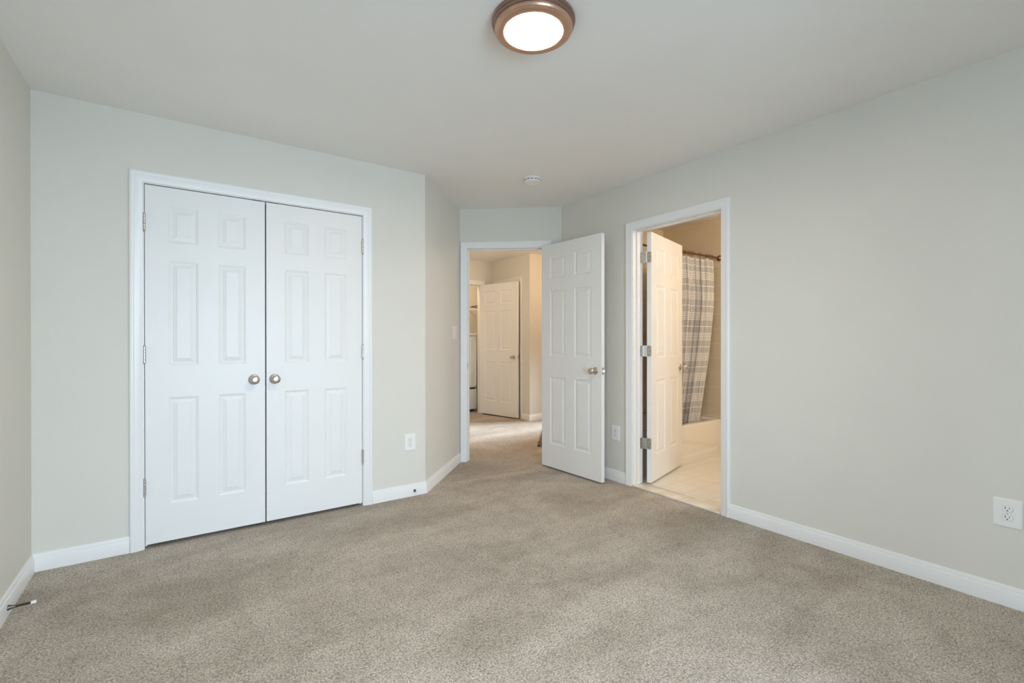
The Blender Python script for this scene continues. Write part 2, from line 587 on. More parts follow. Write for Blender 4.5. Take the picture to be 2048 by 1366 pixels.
# ------------------------------------------------------------------ casings and jambs
CPROF = [(0, 0), (0, 0.008), (0.004, 0.010), (0.013, 0.0105), (0.017, 0.0125), (0.038, 0.0145), (0.043, 0.0175),
         (0.050, 0.0190), (0.056, 0.0180), (0.060, 0.0150), (0.0615, 0.010), (0.0615, 0)]
ncas = [3]
def casing(p0, dr, nin, s0, s1, zt, label, thick=TW, both=False, stop=None, strike=None, m=M_TRIM, prof=CPROF):
    """casing + jamb around an opening s0..s1 along dr from p0, zt high."""
    ncas[0] += 1
    p0, dr, nin = V2(p0), V2(dr).normalized(), V2(nin).normalized()
    def P(s, d, z):
        q = p0+dr*s+nin*d
        return (q.x, q.y, z)
    bm = bmesh.new()
    sides = [(0.0, 1)] + ([(-thick, -1)] if both else [])
    for base, sg in sides:
        cols = []
        for u, d in prof:
            uu = u+0.005
            dd = base+sg*d
            cols.append([bm.verts.new(P(*t)) for t in ((s0-uu, dd, 0), (s0-uu, dd, zt+uu), (s1+uu, dd, zt+uu), (s1+uu, dd, 0))])
        for a, b in zip(cols, cols[1:]):
            for i in range(3):
                bm.faces.new((a[i], a[i+1], b[i+1], b[i]))
        for i in (0, 3):
            bm.faces.new([c[i] for c in cols])
    o = link('trim_%d' % ncas[0], bm, m, smooth=True, angle=25)
    tag(o, label, 'door frame', kind='structure')
    bm = bmesh.new()
    def lb(a0, a1, d0, d1, z0, z1):
        vs = [bm.verts.new(P(s, d, z)) for s in (a0, a1) for d in (d0, d1) for z in (z0, z1)]
        for f in ((0, 1, 3, 2), (4, 6, 7, 5), (0, 4, 5, 1), (2, 3, 7, 6), (0, 2, 6, 4), (1, 5, 7, 3)):
            bm.faces.new([vs[i] for i in f])
    lb(s0-J, s0, -thick, 0.0005, 0, zt)
    lb(s1, s1+J, -thick, 0.0005, 0, zt)
    lb(s0-J, s1+J, -thick, 0.0005, zt, zt+J)
    if stop:
        a, b = stop
        lb(s0, s0+0.010, a, b, 0, zt-0.010)
        lb(s1-0.010, s1, a, b, 0, zt-0.010)
        lb(s0, s1, a, b, zt-0.010, zt)
    link('jamb', bm, m, parent=o)
    if strike is not None:
        s, sg, d, z = strike
        bm = bmesh.new()
        vs = [bm.verts.new(P(s+sg*e, dd, zz)) for e in (0.0, 0.0015) for dd in (d-0.014, d+0.014) for zz in (z-0.028, z+0.028)]
        for f in ((0, 1, 3, 2), (4, 6, 7, 5), (0, 4, 5, 1), (2, 3, 7, 6), (0, 2, 6, 4), (1, 5, 7, 3)):
            bm.faces.new([vs[i] for i in f])
        sp = link('strike_plate', bm, M_HINGE, parent=o)
        sp['label'] = 'metal strike plate on the jamb'
        bm = bmesh.new()
        vs = [bm.verts.new(P(s+sg*e, dd, zz)) for e in (0.001, 0.002) for dd in (d-0.007, d+0.007) for zz in (z-0.012, z+0.012)]
        for f in ((0, 1, 3, 2), (4, 6, 7, 5), (0, 4, 5, 1), (2, 3, 7, 6), (0, 2, 6, 4), (1, 5, 7, 3)):
            bm.faces.new([vs[i] for i in f])
        link('latch_hole', bm, M_SLOT, parent=sp)
    return o

cc = casing((0, YA), (1, 0), (0, -1), CL[0], CL[1], CL[2], 'white moulded casing around the double closet doors', stop=(-0.075, -0.045))
# ball catches at the head of the closet opening
for x in (0.415, 0.515):
    bm = bmesh.new()
    box(bm, x-0.027, x+0.027, YA+0.004, YA+0.030, CL[2]-0.0035, CL[2]+0.0005)
    k = link('ball_catch', bm, M_DARKMETAL, parent=cc)
    k['label'] = 'dark metal catch plate above the closet doors'
dE = (PE[0]-PD[0], PE[1]-PD[1])
nE = (-(4.046-3.425), -(2.994-2.24))
casing(PD, dE, nE, EN[0], EN[1], EN[2], 'white moulded casing around the doorway to the hall', both=True, stop=(-0.075, -0.042), strike=(EN[0], 1, -0.016, 0.925))
casing((XR, 0), (0, 1), (-1, 0), BA[0], BA[1], BA[2], 'white moulded casing around the bathroom doorway', both=True, stop=(-0.074, -0.040))
casing((0, 6.503), (1, 0), (0, -1), LA[0], LA[1], LA[2], 'white casing around the laundry opening across the hall')
casing((4.20, 0), (0, 1), (-1, 0), FD[0], FD[1], FD[2], 'white casing right of the laundry door on the hall side wall', stop=(-0.06, -0.03))

# ------------------------------------------------------------------ baseboards
BPROF = [(0.0, 0.0), (0.0135, 0.0), (0.0135, 0.064), (0.0115, 0.069), (0.0085, 0.071), (0.0085, 0.0745), (0.0070, 0.083), (0.0045, 0.089), (0.0, 0.090)]
def baseboard(side, p0, p1, nin, label, m0=None, m1=None):
    p0, p1, nin = V2(p0), V2(p1), V2(nin).normalized()
    m0 = V2(m0) if m0 is not None else nin
    m1 = V2(m1) if m1 is not None else nin
    bm = bmesh.new()
    a = []
    b = []
    for d, z in BPROF:
        q = p0+m0*d
        a.append(bm.verts.new((q.x, q.y, z)))
        q = p1+m1*d
        b.append(bm.verts.new((q.x, q.y, z)))
    for i in range(len(a)-1):
        bm.faces.new((a[i], a[i+1], b[i+1], b[i]))
    bm.faces.new(a)
    bm.faces.new(b)
    bm.faces.new((a[0], a[-1], b[-1], b[0]))
    return tag(link('baseboard_'+side, bm, M_TRIM, smooth=True, angle=25), label, 'baseboard', kind='structure')

CO = 0.0665      # casing outer distance from the opening
nA, nC = Vector((0, -1)), Vector((1, -1)).normalized()
mAC = (nA+nC)/(1+nA.dot(nC))
mLA = (1, -1)
baseboard('left', (XL, YB), (XL, YA), (1, 0), 'white baseboard along the left wall', m1=(1, -1))
baseboard('closet', (XL, YA), (CL[0]-CO, YA), (0, -1), 'short white baseboard left of the closet doors', m0=(1, -1))
baseboard('outlet', (CL[1]+CO, YA), PC, (0, -1), 'short white baseboard right of the closet doors', m1=mAC)
dc = Vector((1, 1)).normalized()
endC = V2(PD)-dc*0.016
baseboard('diagonal', PC, endC, nC, 'white baseboard on the angled wall by the hall doorway', m0=mAC)
baseboard('entry', (XR, 3.40), (XR, BA[1]+CO), (-1, 0), 'short white baseboard between hall door and bathroom doorway')
baseboard('right', (XR, BA[0]-CO), (XR, YB), (-1, 0), 'long white baseboard along the right wall')
nF, nH = Vector((-1, 0)), Vector((0, -1))
mFH = nF+nH
baseboard('hall', (4.20, FD[0]-CO), (4.20, 5.503), (-1, 0), 'tiny white baseboard right of the laundry door', m1=mFH)
baseboard('corner', (4.20, 5.503), (6.8, 5.503), (0, -1), 'white baseboard along the hall wall round the corner', m0=mFH)

# marble threshold of the bathroom
bm = bmesh.new()
box(bm, XR-0.012, XR+TW+0.012, BA[0]+0.001, BA[1]-0.001, 0.0, 0.013, 0.004, 2)
tag(link('trim_20', bm, M_MARBLE, smooth=True), 'cream stone threshold under the bathroom doorway', 'threshold', kind='structure')

# windows behind the camera (the left one added for light) and at the hall's end
def window(n, c0, c1, z0, z1, axis, at, label):
    bm = bmesh.new()
    w = 0.045
    def b(u0, u1, a, bz):
        if axis == 'x':
            box(bm, u0, u1, at-0.03, at+0.03, a, bz)
        else:
            box(bm, at-0.03, at+0.03, u0, u1, a, bz)
    b(c0, c0+w, z0, z1)
    b(c1-w, c1, z0, z1)
    b(c0+w, c1-w, z0, z0+w)
    b(c0+w, c1-w, z1-w, z1)
    zm = (z0+z1)/2
    b(c0+w, c1-w, zm-0.02, zm+0.02)
    o = tag(link('window_%d' % n, bm, M_TRIM), label, 'window', kind='structure')
    for za, zb in ((z0+w, zm-0.02), (zm+0.02, z1-w)):
        bm = bmesh.new()
        if axis == 'x':
            box(bm, c0+w, c1-w, at-0.002, at+0.002, za, zb)
        else:
            box(bm, at-0.002, at+0.002, c0+w, c1-w, za, zb)
        link('pane', bm, M_GLASS, parent=o)
for k, (a, b) in enumerate(WINS):
    window(k+1, a, b, WZ[0], WZ[1], 'x', YB-TW/2, 'sash window in the wall behind the camera')
window(2, WINL[0], WINL[1], WZ[0], WZ[1], 'y', XL-TW/2, 'unseen sash window added for light in the left wall behind the camera')
window(3, 4.0, 5.1, 0.9, 2.1, 'y', 6.80+TW/2, 'sash window at the end of the hall, out of sight')

# ------------------------------------------------------------------ six-panel doors
ROWS = [(0.212, 0.825), (1.008, 1.611), (1.714, 1.922)]
RINGS = [(0.0, 0.0), (0.003, 0.0022), (0.008, 0.0030), (0.012, 0.0065), (0.018, 0.0068), (0.021, 0.0062), (0.039, 0.0022), (0.041, 0.0008)]

def door_mesh(Wd, Hd, T, stile, mull):
    bm = bmesh.new()
    pw = (Wd-2*stile-mull)/2
    xs = [0, stile, stile+pw, stile+pw+mull, stile+2*pw+mull, Wd]
    zs = [0]
    for a, b in ROWS:
        zs += [a*Hd/2.03, b*Hd/2.03]
    zs.append(Hd)
    for y, sg in ((0.0, 1), (T, -1)):
        for i in range(5):
            for k in range(7):
                x0, x1, z0, z1 = xs[i], xs[i+1], zs[k], zs[k+1]
                panel = (i in (1, 3)) and (k in (1, 3, 5))
                if not panel:
                    bm.faces.new([bm.verts.new(p) for p in ((x0, y, z0), (x1, y, z0), (x1, y, z1), (x0, y, z1))])
                    continue
                prev = None
                for ins, dep in RINGS:
                    yy = y+sg*dep
                    cur = [bm.verts.new(p) for p in ((x0+ins, yy, z0+ins), (x1-ins, yy, z0+ins), (x1-ins, yy, z1-ins), (x0+ins, yy, z1-ins))]
                    if prev:
                        for q in range(4):
                            r = (q+1) % 4
                            bm.faces.new((prev[q], prev[r], cur[r], cur[q]))
                    prev = cur
                bm.faces.new(prev)
    for a, b in (((0, 0), (0, Hd)), ((Wd, 0), (Wd, Hd)), ((0, 0), (Wd, 0)), ((0, Hd), (Wd, Hd))):
        bm.faces.new([bm.verts.new(p) for p in ((a[0], 0, a[1]), (b[0], 0, b[1]), (b[0], T, b[1]), (a[0], T, a[1]))])
    bmesh.ops.remove_doubles(bm, verts=bm.verts, dist=1e-5)
    return bm

def knob(parent, x, z, T, front=True, m=M_NICKEL, lab='satin nickel door knob', pin=False):
    sg = 1 if front else -1
    y = 0.0 if front else T
    bm = bmesh.new()
    prof = [(0.0125, 0.006), (0.011, 0.020), (0.0125, 0.030), (0.019, 0.036), (0.0245, 0.043), (0.0268, 0.051), (0.0262, 0.058), (0.0225, 0.0635), (0.014, 0.0662), (0.0, 0.067)]
    lathe(bm, [(r, sg*h) for r, h in prof], 'Y', (x, y, z), 36, cap=True)
    k = link('knob', bm, m, parent=parent, smooth=True, angle=60)
    k['label'] = lab
    bm = bmesh.new()
    prof = [(0.0315, -0.002), (0.0315, 0.0025), (0.029, 0.005), (0.024, 0.0070), (0.014, 0.0085), (0.0128, 0.0085)]
    lathe(bm, [(r, sg*h) for r, h in prof], 'Y', (x, y, z), 40, cap=True)
    link('rosette', bm, m, parent=k, smooth=True, angle=50)
    if pin:
        bm = bmesh.new()
        lathe(bm, [(0.0028, sg*0.005), (0.0028, sg*0.0092), (0.0, sg*0.0092)], 'Y', (x-0.020, y, z), 12)
        link('pinhole', bm, M_SLOT, parent=k)
    return k

def barrel_hinge(parent, x, y, z, h=0.092):
    bm = bmesh.new()
    for i in range(5):
        a = -h/2+i*h/5
        lathe(bm, [(0.0062, a+0.0006), (0.0068, a+0.0012), (0.0068, a+h/5-0.0012), (0.0062, a+h/5-0.0006)], 'Z', (x, y, z), 16)
    lathe(bm, [(0.0045, h/2), (0.0060, h/2+0.003), (0.0045, h/2+0.007), (0.0, h/2+0.008)], 'Z', (x, y, z), 14)
    lathe(bm, [(0.0, -h/2-0.010), (0.0040, -h/2-0.007), (0.0058, -h/2-0.003), (0.0045, -h/2)], 'Z', (x, y, z), 14)
    k = link('hinge', bm, M_HINGE, parent=parent, smooth=True)
    k['label'] = 'metal barrel hinge'
    bm = bmesh.new()
    box(bm, x-0.008, x+0.0005, y+0.0035, y+0.006, z-h/2, z+h/2)
    link('hinge_leaf', bm, M_HINGE, parent=k)
    return k

ndoor = [0]
def door(loc, th, Wd, label, Hd=2.028, T=0.035, stile=0.112, mull=0.110, kx=None, kz=0.905, front=True, back=True, pin=False, latch=False, m=M_DOOR):
    ndoor[0] += 1
    o = link('door_%d' % ndoor[0], door_mesh(Wd, Hd, T, stile, mull), m, loc=loc, rotz=th)
    tag(o, label, 'door', kind='structure')
    if kx is not None:
        if front:
            knob(o, kx, kz, T, True, pin=pin)
        if back:
            knob(o, kx, kz, T, False)
    if latch:
        bm = bmesh.new()
        box(bm, Wd-0.0005, Wd+0.0012, T/2-0.0125, T/2+0.0125, kz-0.028, kz+0.028)
        l = link('latch_plate', bm, M_HINGE, parent=o)
        l['label'] = 'metal latch plate on the door edge'
        bm = bmesh.new()
        vs = [bm.verts.new(p) for p in ((Wd, T/2-0.007, kz-0.009), (Wd, T/2+0.007, kz-0.009), (Wd+0.011, T/2+0.007, kz-0.009), (Wd, T/2-0.007, kz+0.009), (Wd, T/2+0.007, kz+0.009), (Wd+0.011, T/2+0.007, kz+0.009))]
        for f in ((0, 1, 2), (3, 5, 4), (0, 3, 4, 1), (1, 4, 5, 2), (0, 2, 5, 3)):
            bm.faces.new([vs[i] for i in f])
        link('latch_bolt', bm, M_NICKEL, parent=l)
    return o

ZD = 0.021
d1 = door((-0.143, YA+0.002, ZD), 0, 0.604, 'left leaf of the closed white six-panel double closet doors', stile=0.107, mull=0.101, kx=0.541, kz=0.906, back=False, pin=True)
d2 = door((0.4685, YA+0.002, ZD), 0, 0.6085, 'right leaf of the closed white six-panel double closet doors', stile=0.107, mull=0.101, kx=0.047, kz=0.905, back=False, pin=True)
for z in (1.836, 1.093, 0.346):
    barrel_hinge(d1, -0.0025, -0.0085, z-ZD)
    barrel_hinge(d2, 0.6115, -0.0085, z-ZD)
th3 = math.atan2(2.718-3.465, 2.816-2.787)
d3 = door((2.787, 3.465, 0.016), th3, 0.735, 'white six-panel door standing wide open at the hall doorway', kx=0.735-0.068, kz=0.905, latch=True)
th4 = math.atan2(0.282, 0.959)
d4 = door((3.1285, 2.487, 0.020), th4, 0.735, 'white six-panel door swung open into the bathroom', kx=0.735-0.062, kz=0.905, latch=True)
th5 = math.atan2(5.716-6.49, 4.125-3.957)
d5 = door((3.957, 6.487, 0.020), th5, 0.795, 'white six-panel laundry door standing open across the hall', kx=0.795-0.068, kz=0.905, latch=True)
d6 = door((4.262, FD[1]-0.003, 0.016), -PI/2, FD[1]-FD[0]-0.006, 'closed white door behind the open laundry door', kx=None)

# leaf hinges of the bathroom door: the doors pivot on the jamb's bathroom side
def leaf_hinge(parent, z):
    # parent-local: pin a little outside the hinge edge, near the back face
    px, py = -0.0115, 0.0385
    h = 0.089
    bm = bmesh.new()
    for i in range(5):
        a = -h/2+i*h/5
        lathe(bm, [(0.0058, a+0.0006), (0.0066, a+0.0012), (0.0066, a+h/5-0.0012), (0.0058, a+h/5-0.0006)], 'Z', (px, py, z), 16)
    k = link('hinge', bm, M_HINGE, parent=parent, smooth=True)
    k['label'] = 'metal butt hinge with rounded leaves'
    # leaf on the door edge (plane local x=0, spanning y)
    bm = bmesh.new()
    out = rrect(0.0345, h, 0.010)
    vs0 = [bm.verts.new((-0.0018, py-0.006-0.0345/2+u, z+w)) for u, w in out]
    vs1 = [bm.verts.new((0.0002, py-0.006-0.0345/2+u, z+w)) for u, w in out]
    bm.faces.new(vs0)
    bm.faces.new(vs1)
    for i in range(len(out)):
        j = (i+1) % len(out)
        bm.faces.new((vs0[i], vs0[j], vs1[j], vs1[i]))
    lf = link('hinge_leaf', bm, M_HINGE, parent=k)
    for du, dz in ((0.004, 0.030), (-0.007, 0.0), (0.004, -0.030)):
        bm = bmesh.new()
        lathe(bm, [(0.0036, -0.0024), (0.0030, -0.0018)], 'X', (0, py-0.006-0.0345/2+du, z+dz), 12)
        link('screw', bm, M_DARKMETAL, parent=k)
    # leaf on the jamb: world plane y = BA[1], spanning x; expressed in door-local space
    inv = Matrix.Rotation(-th4, 4, 'Z')
    def loc(x, y, zz):
        v = inv @ Vector((x-3.1285, y-2.487, 0))
        return (v.x, v.y, zz)
    bm = bmesh.new()
    xc = 3.109+0.002-0.036/2
    vs0 = [bm.verts.new(loc(xc+u, BA[1]-0.0018, z+w)) for u, w in rrect(0.036, h, 0.010)]
    vs1 = [bm.verts.new(loc(xc+u, BA[1]+0.0005, z+w)) for u, w in rrect(0.036, h, 0.010)]
    bm.faces.new(vs0)
    bm.faces.new(vs1)
    for i in range(len(vs0)):
        j = (i+1) % len(vs0)
        bm.faces.new((vs0[i], vs0[j], vs1[j], vs1[i]))
    # knuckle web between jamb leaf and pin
    a = [bm.verts.new(loc(3.109, BA[1]-0.0018, z+w)) for w in (-h/2, h/2)]
    b = [bm.verts.new((px, py+0.004, z+w)) for w in (-h/2, h/2)]
    bm.faces.new((a[0], a[1], b[1], b[0]))
    link('hinge_leaf', bm, M_HINGE, parent=k)
    for du, dz in ((-0.004, 0.030), (-0.012, 0.0), (-0.004, -0.030)):
        bm = bmesh.new()
        q = [bm.verts.new(loc(xc+du+0.0034*math.cos(t*PI/5), BA[1]-0.0023, z+dz+0.0034*math.sin(t*PI/5))) for t in range(10)]
        bm.faces.new(q)
        link('screw', bm, M_DARKMETAL, parent=k)
for z in (1.845, 1.085, 0.335):
    leaf_hinge(d4, z-0.020)

# ------------------------------------------------------------------ wall plates
def outlet(loc, th, label, pw=0.0865, ph=0.124):
    t = thing('wall_outlet', label, 'outlet', loc, th, 'white duplex outlets low on the walls')
    bm = bmesh.new()
    slab_xz(bm, rrect(pw, ph, 0.005), -0.0065, 0.0, chamfer=0.004)
    link('cover_plate', bm, M_PLASTIC, parent=t)
    for s in (1, -1):
        bm = bmesh.new()
        out = []
        for k in range(28):
            a = 2*PI*k/28
            out.append((0.0172*math.cos(a), max(-0.0128, min(0.0128, 0.0172*math.sin(a)))))
        slab_xz(bm, out, -0.0085, -0.004, c=(0, s*0.0193), chamfer=0.001)
        r = link('receptacle', bm, M_PLASTIC, parent=t)
        bm = bmesh.new()
        box(bm, -0.0078, -0.0054, -0.0089, -0.008, s*0.0193-0.001, s*0.0193+0.0085)
        box(bm, 0.0054, 0.0074, -0.0089, -0.008, s*0.0193+0.0005, s*0.0193+0.0075)
        slab_xz(bm, [(0.0026*math.cos(2*PI*k/12), 0.0026*math.sin(2*PI*k/12)) for k in range(12)], -0.0089, -0.008, c=(0, s*0.0193-0.0068))
        link('socket_slots', bm, M_SLOT, parent=r)
        bm = bmesh.new()
        rim = [(x*1.07, z*1.09) for x, z in out]
        slab_xz(bm, rim, -0.0067, -0.004, c=(0, s*0.0193))
        link('receptacle_rim', bm, M_HINGE, parent=r)
    bm = bmesh.new()
    lathe(bm, [(0.0032, 0.006), (0.0030, 0.0078), (0.0, 0.0084)], 'Y', (0, 0, 0), 14)
    link('screw', bm, M_HINGE, parent=t)
    return t
outlet((1.437, YA, 0.406), 0, 'white duplex outlet between the closet doors and the angled wall')
outlet((XR, 2.742, 0.400), -PI/2, 'white duplex outlet between the open hall door and the bathroom doorway')
outlet((XR, 0.452, 0.409), -PI/2, 'large white duplex outlet low on the long right wall', pw=0.092)

sw = thing('light_switch', 'off-white double light switch on the angled wall beside the hall doorway', 'light switch', (2.117, 3.923, 1.243), PI/4)
bm = bmesh.new()
slab_xz(bm, rrect(0.118, 0.122, 0.006), -0.0065, 0.0, chamfer=0.003)
link('cover_plate', bm, M_IVORY, parent=sw, smooth=True)
for x in (-0.023, 0.023):
    bm = bmesh.new()
    box(bm, x-0.0050, x+0.0050, -0.0075, -0.004, -0.012, 0.012)
    vs = [(x-0.004, -0.007, -0.004), (x+0.004, -0.007, -0.004), (x+0.004, -0.016, 0.006), (x-0.004, -0.016, 0.006), (x-0.004, -0.007, 0.009), (x+0.004, -0.007, 0.009)]
    q = [bm.verts.new(p) for p in vs]
    for f in ((0, 1, 2, 3), (3, 2, 5, 4), (0, 3, 4), (1, 5, 2), (0, 4, 5, 1)):
        bm.faces.new([q[i] for i in f])
    link('toggle', bm, M_IVORY, parent=sw)
    for z in (0.030, -0.030):
        bm = bmesh.new()
        lathe(bm, [(0.0030, 0.006), (0.0028, 0.0074), (0.0, 0.0078)], 'Y', (x, 0, z), 12)
        link('screw', bm, M_IVORY, parent=sw)

# ------------------------------------------------------------------ door stops on the baseboards
def door_stop(loc, th, label, turns=20, ln=0.050):
    t = thing('door_stop', label, 'door stop', loc, th, 'spring door stops on the baseboards')
    bm = bmesh.new()
    lathe(bm, [(0.0115, 0.0), (0.0115, 0.003), (0.0085, 0.010), (0.0062, 0.020), (0.0055, 0.024)], 'Y', (0, 0, 0), 20)
    link('base', bm, M_SPRING, parent=t, smooth=True)
    bm = bmesh.new()
    pts = []
    n = 12
    for i in range(turns*n+1):
        a = 2*PI*i/n
        pts.append((0.0046*math.cos(a), -(0.022+ln*i/(turns*n)), 0.0046*math.sin(a)))
    tube(bm, pts, 0.00115, 6)
    link('spring', bm, M_SPRING, parent=t, smooth=True)
    bm = bmesh.new()
    lathe(bm, [(0.0048, ln+0.020), (0.0065, ln+0.022), (0.0070, ln+0.034), (0.0060, ln+0.038), (0.0, ln+0.0385)], 'Y', (0, 0, 0), 20)
    k = link('rubber_tip', bm, M_RUBBER, parent=t, smooth=True)
    k['label'] = 'white rubber tip'
    return t
door_stop((XL+0.0130, 2.885, 0.036), PI/2, 'dark spring door stop sticking out from the left wall baseboard')
door_stop((1.469, YA-0.0130, 0.038), 0, 'dark spring door stop seen end-on, on the baseboard below the outlet by the closet', turns=3, ln=0.006)

# ------------------------------------------------------------------ ceiling fixtures
lt = thing('ceiling_light', 'round bronze-rimmed flush ceiling light with a lit white diffuser', 'ceiling light', (1.160, 1.495, H))
bm = bmesh.new()
lathe(bm, [(0.158, 0.0), (0.163, -0.003), (0.165, -0.008), (0.165, -0.013), (0.162, -0.0165), (0.1600, -0.0170), (0.1590, -0.0185), (0.1605, -0.0205),
           (0.1610, -0.0250), (0.1575, -0.0285), (0.1545, -0.0290), (0.1530, -0.0310)], 'Z', (0, 0, 0), 96, cap=False)
r = link('canopy', bm, M_BRONZE_UNLIT, parent=lt, smooth=True, angle=28)
r['label'] = 'stepped bronze canopy in the darker unlit tone'
bm = bmesh.new()
lathe(bm, [(0.1500, -0.0290), (0.1545, -0.0310), (0.1550, -0.0370), (0.152, -0.0430), (0.1475, -0.0450), (0.1462, -0.0462), (0.1440, -0.0478), (0.136, -0.0495), (0.126, -0.0500),
           (0.1180, -0.0485), (0.1160, -0.0460), (0.1155, -0.040)], 'Z', (0, 0, 0), 96, cap=False)
link('trim_ring', bm, M_BRONZE_LIT, parent=lt, smooth=True, angle=28)
bm = bmesh.new()
lathe(bm, [(0.1156, -0.036), (0.1156, -0.0415), (0.112, -0.0430), (0.090, -0.0440), (0.05, -0.0445), (0.0, -0.0447)], 'Z', (0, 0, 0), 72, cap=True)
link('diffuser', bm, M_LAMP, parent=lt, smooth=True)

sd = thing('smoke_detector', 'round white smoke detector on the ceiling near the hall doorway', 'smoke detector', (2.281, 2.955, H))
bm = bmesh.new()
lathe(bm, [(0.066, 0.0), (0.068, -0.004), (0.068, -0.009), (0.064, -0.011), (0.060, -0.012)], 'Z', (0, 0, 0), 48)
link('base', bm, M_PLASTIC, parent=sd, smooth=True)
bm = bmesh.new()
lathe(bm, [(0.058, -0.011), (0.0655, -0.016), (0.0655, -0.026), (0.062, -0.031), (0.050, -0.035), (0.046, -0.035), (0.045, -0.033), (0.026, -0.033), (0.025, -0.035), (0.0, -0.0355)], 'Z', (0, 0, 0), 48)
link('cover', bm, M_PLASTIC, parent=sd, smooth=True)
bm = bmesh.new()
for k in range(14):
    a = 2*PI*k/14
    c, s = math.cos(a), math.sin(a)
    q = [(0.0662, -0.0185), (0.0662, -0.0235)]
    w = 0.009
    vs = []
    for r, z in q:
        for e in (-w, w):
            vs.append(bm.verts.new((r*c-e*s, r*s+e*c, z)))
    bm.faces.new((vs[0], vs[1], vs[3], vs[2]))
link('vent_slots', bm, M_SLOT, parent=sd)

# ------------------------------------------------------------------ bathroom: tub, rod, rings, curtain
tb = thing('bathtub', 'glossy cream built-in bathtub behind the striped shower curtain', 'bathtub', (0, 0, 0))
X0, X1, Y0, Y1, ZT = XR+TW+0.008, XE-0.008, 2.735, YT-0.008, 0.362
bm = bmesh.new()
# apron with an embossed panel
nx, nz = 60, 24
def apron(x, z):
    up = 0.235-0.115*max(0, min(1, (x-3.90)/0.52))
    lo = 0.045+0.03*max(0, min(1, (x-3.90)/0.6))
    def st(t):
        t = max(0, min(1, t))
        return t*t*(3-2*t)
    r = st((z-lo)/0.02)*st((up-z)/0.03)*st((4.50-x)/0.04)*st((x-3.2)/0.05)
    toe = 0.014*st((0.040-z)/0.03)
    top = 0.006*st((z-0.335)/0.02)
    return 0.009*r-toe*0+0.0-top*0
g = [[bm.verts.new((X0+(X1-X0)*i/nx, Y0+apron(X0+(X1-X0)*i/nx, (ZT-0.012)*k/nz), 0.006+(ZT-0.018)*k/nz)) for k in range(nz+1)] for i in range(nx+1)]
for i in range(nx):
    for k in range(nz):
        bm.faces.new((g[i][k], g[i+1][k], g[i+1][k+1], g[i][k+1]))
link('apron', bm, M_TUB, parent=tb, smooth=True, angle=60)
bm = bmesh.new()
def ring_rr(w, d, r, z, cx, cy, n=8):
    return [bm.verts.new((cx+a, cy+b, z)) for a, b in rrect(w, d, r, n)]
cx, cy = (X0+X1)/2, (Y0+Y1)/2
w, d = X1-X0, Y1-Y0
rs = [ring_rr(w, d, 0.004, ZT-0.012, cx, cy), ring_rr(w-0.006, d-0.006, 0.006, ZT-0.003, cx, cy), ring_rr(w-0.02, d-0.02, 0.01, ZT, cx, cy),
      ring_rr(w-0.15, d-0.15, 0.10, ZT, cx, cy), ring_rr(w-0.18, d-0.18, 0.11, ZT-0.012, cx, cy), ring_rr(w-0.28, d-0.24, 0.13, 0.12, cx, cy), ring_rr(w-0.40, d-0.34, 0.12, 0.07, cx, cy)]
for a, b in zip(rs, rs[1:]):
    n = len(a)
    for i in range(n):
        j = (i+1) % n
        bm.faces.new((a[i], a[j], b[j], b[i]))
bm.faces.new(rs[-1])
link('basin', bm, M_TUB, parent=tb, smooth=True, angle=60)

rd = thing('curtain_rod', 'dark copper shower rod across the bathtub alcove', 'curtain rod', (0, 0, 0))
RY, RZ = 2.795, 2.024
bm = bmesh.new()
tube(bm, [(X0, RY, RZ), (X1, RY, RZ)], 0.0100, 20)
link('rod', bm, M_COPPER, parent=rd, smooth=True)
for x, sg in ((X1, -1), (X0, 1)):
    bm = bmesh.new()
    lathe(bm, [(0.030, 0.0), (0.030, sg*0.006), (0.022, sg*0.014), (0.016, sg*0.030), (0.0125, sg*0.034)], 'X', (x, RY, RZ), 28)
    link('flange', bm, M_COPPER, parent=rd, smooth=True)

RINGX = [4.021, 4.083, 4.141, 4.262, 4.378, 4.425, 4.470]
RNAME = ['leftmost', 'second from the left', 'third from the left', 'middle', 'third from the right', 'second from the right', 'rightmost']
rp = None
for x, nm in zip(RINGX, RNAME):
    if rp is None:
        bm = bmesh.new()
        pts = []
        for k in range(26):
            a = 2*PI*k/26
            pts.append((0.0, 0.016*math.cos(a), 0.019*math.sin(a)-0.001))
        tube(bm, pts, 0.0026, 8, closed=True)
        rp = link('curtain_ring', bm, M_COPPER, smooth=True)
        r = rp
    else:
        r = rp.copy()
        COL.objects.link(r)
    r.location = (x, RY, RZ)
    r.rotation_euler = (0, 0, random.Random(nm).uniform(-0.5, 0.5))
    tag(r, 'dark copper curtain ring on the shower rod, %s of seven' % nm, 'curtain ring', 'shower curtain rings on the rod')

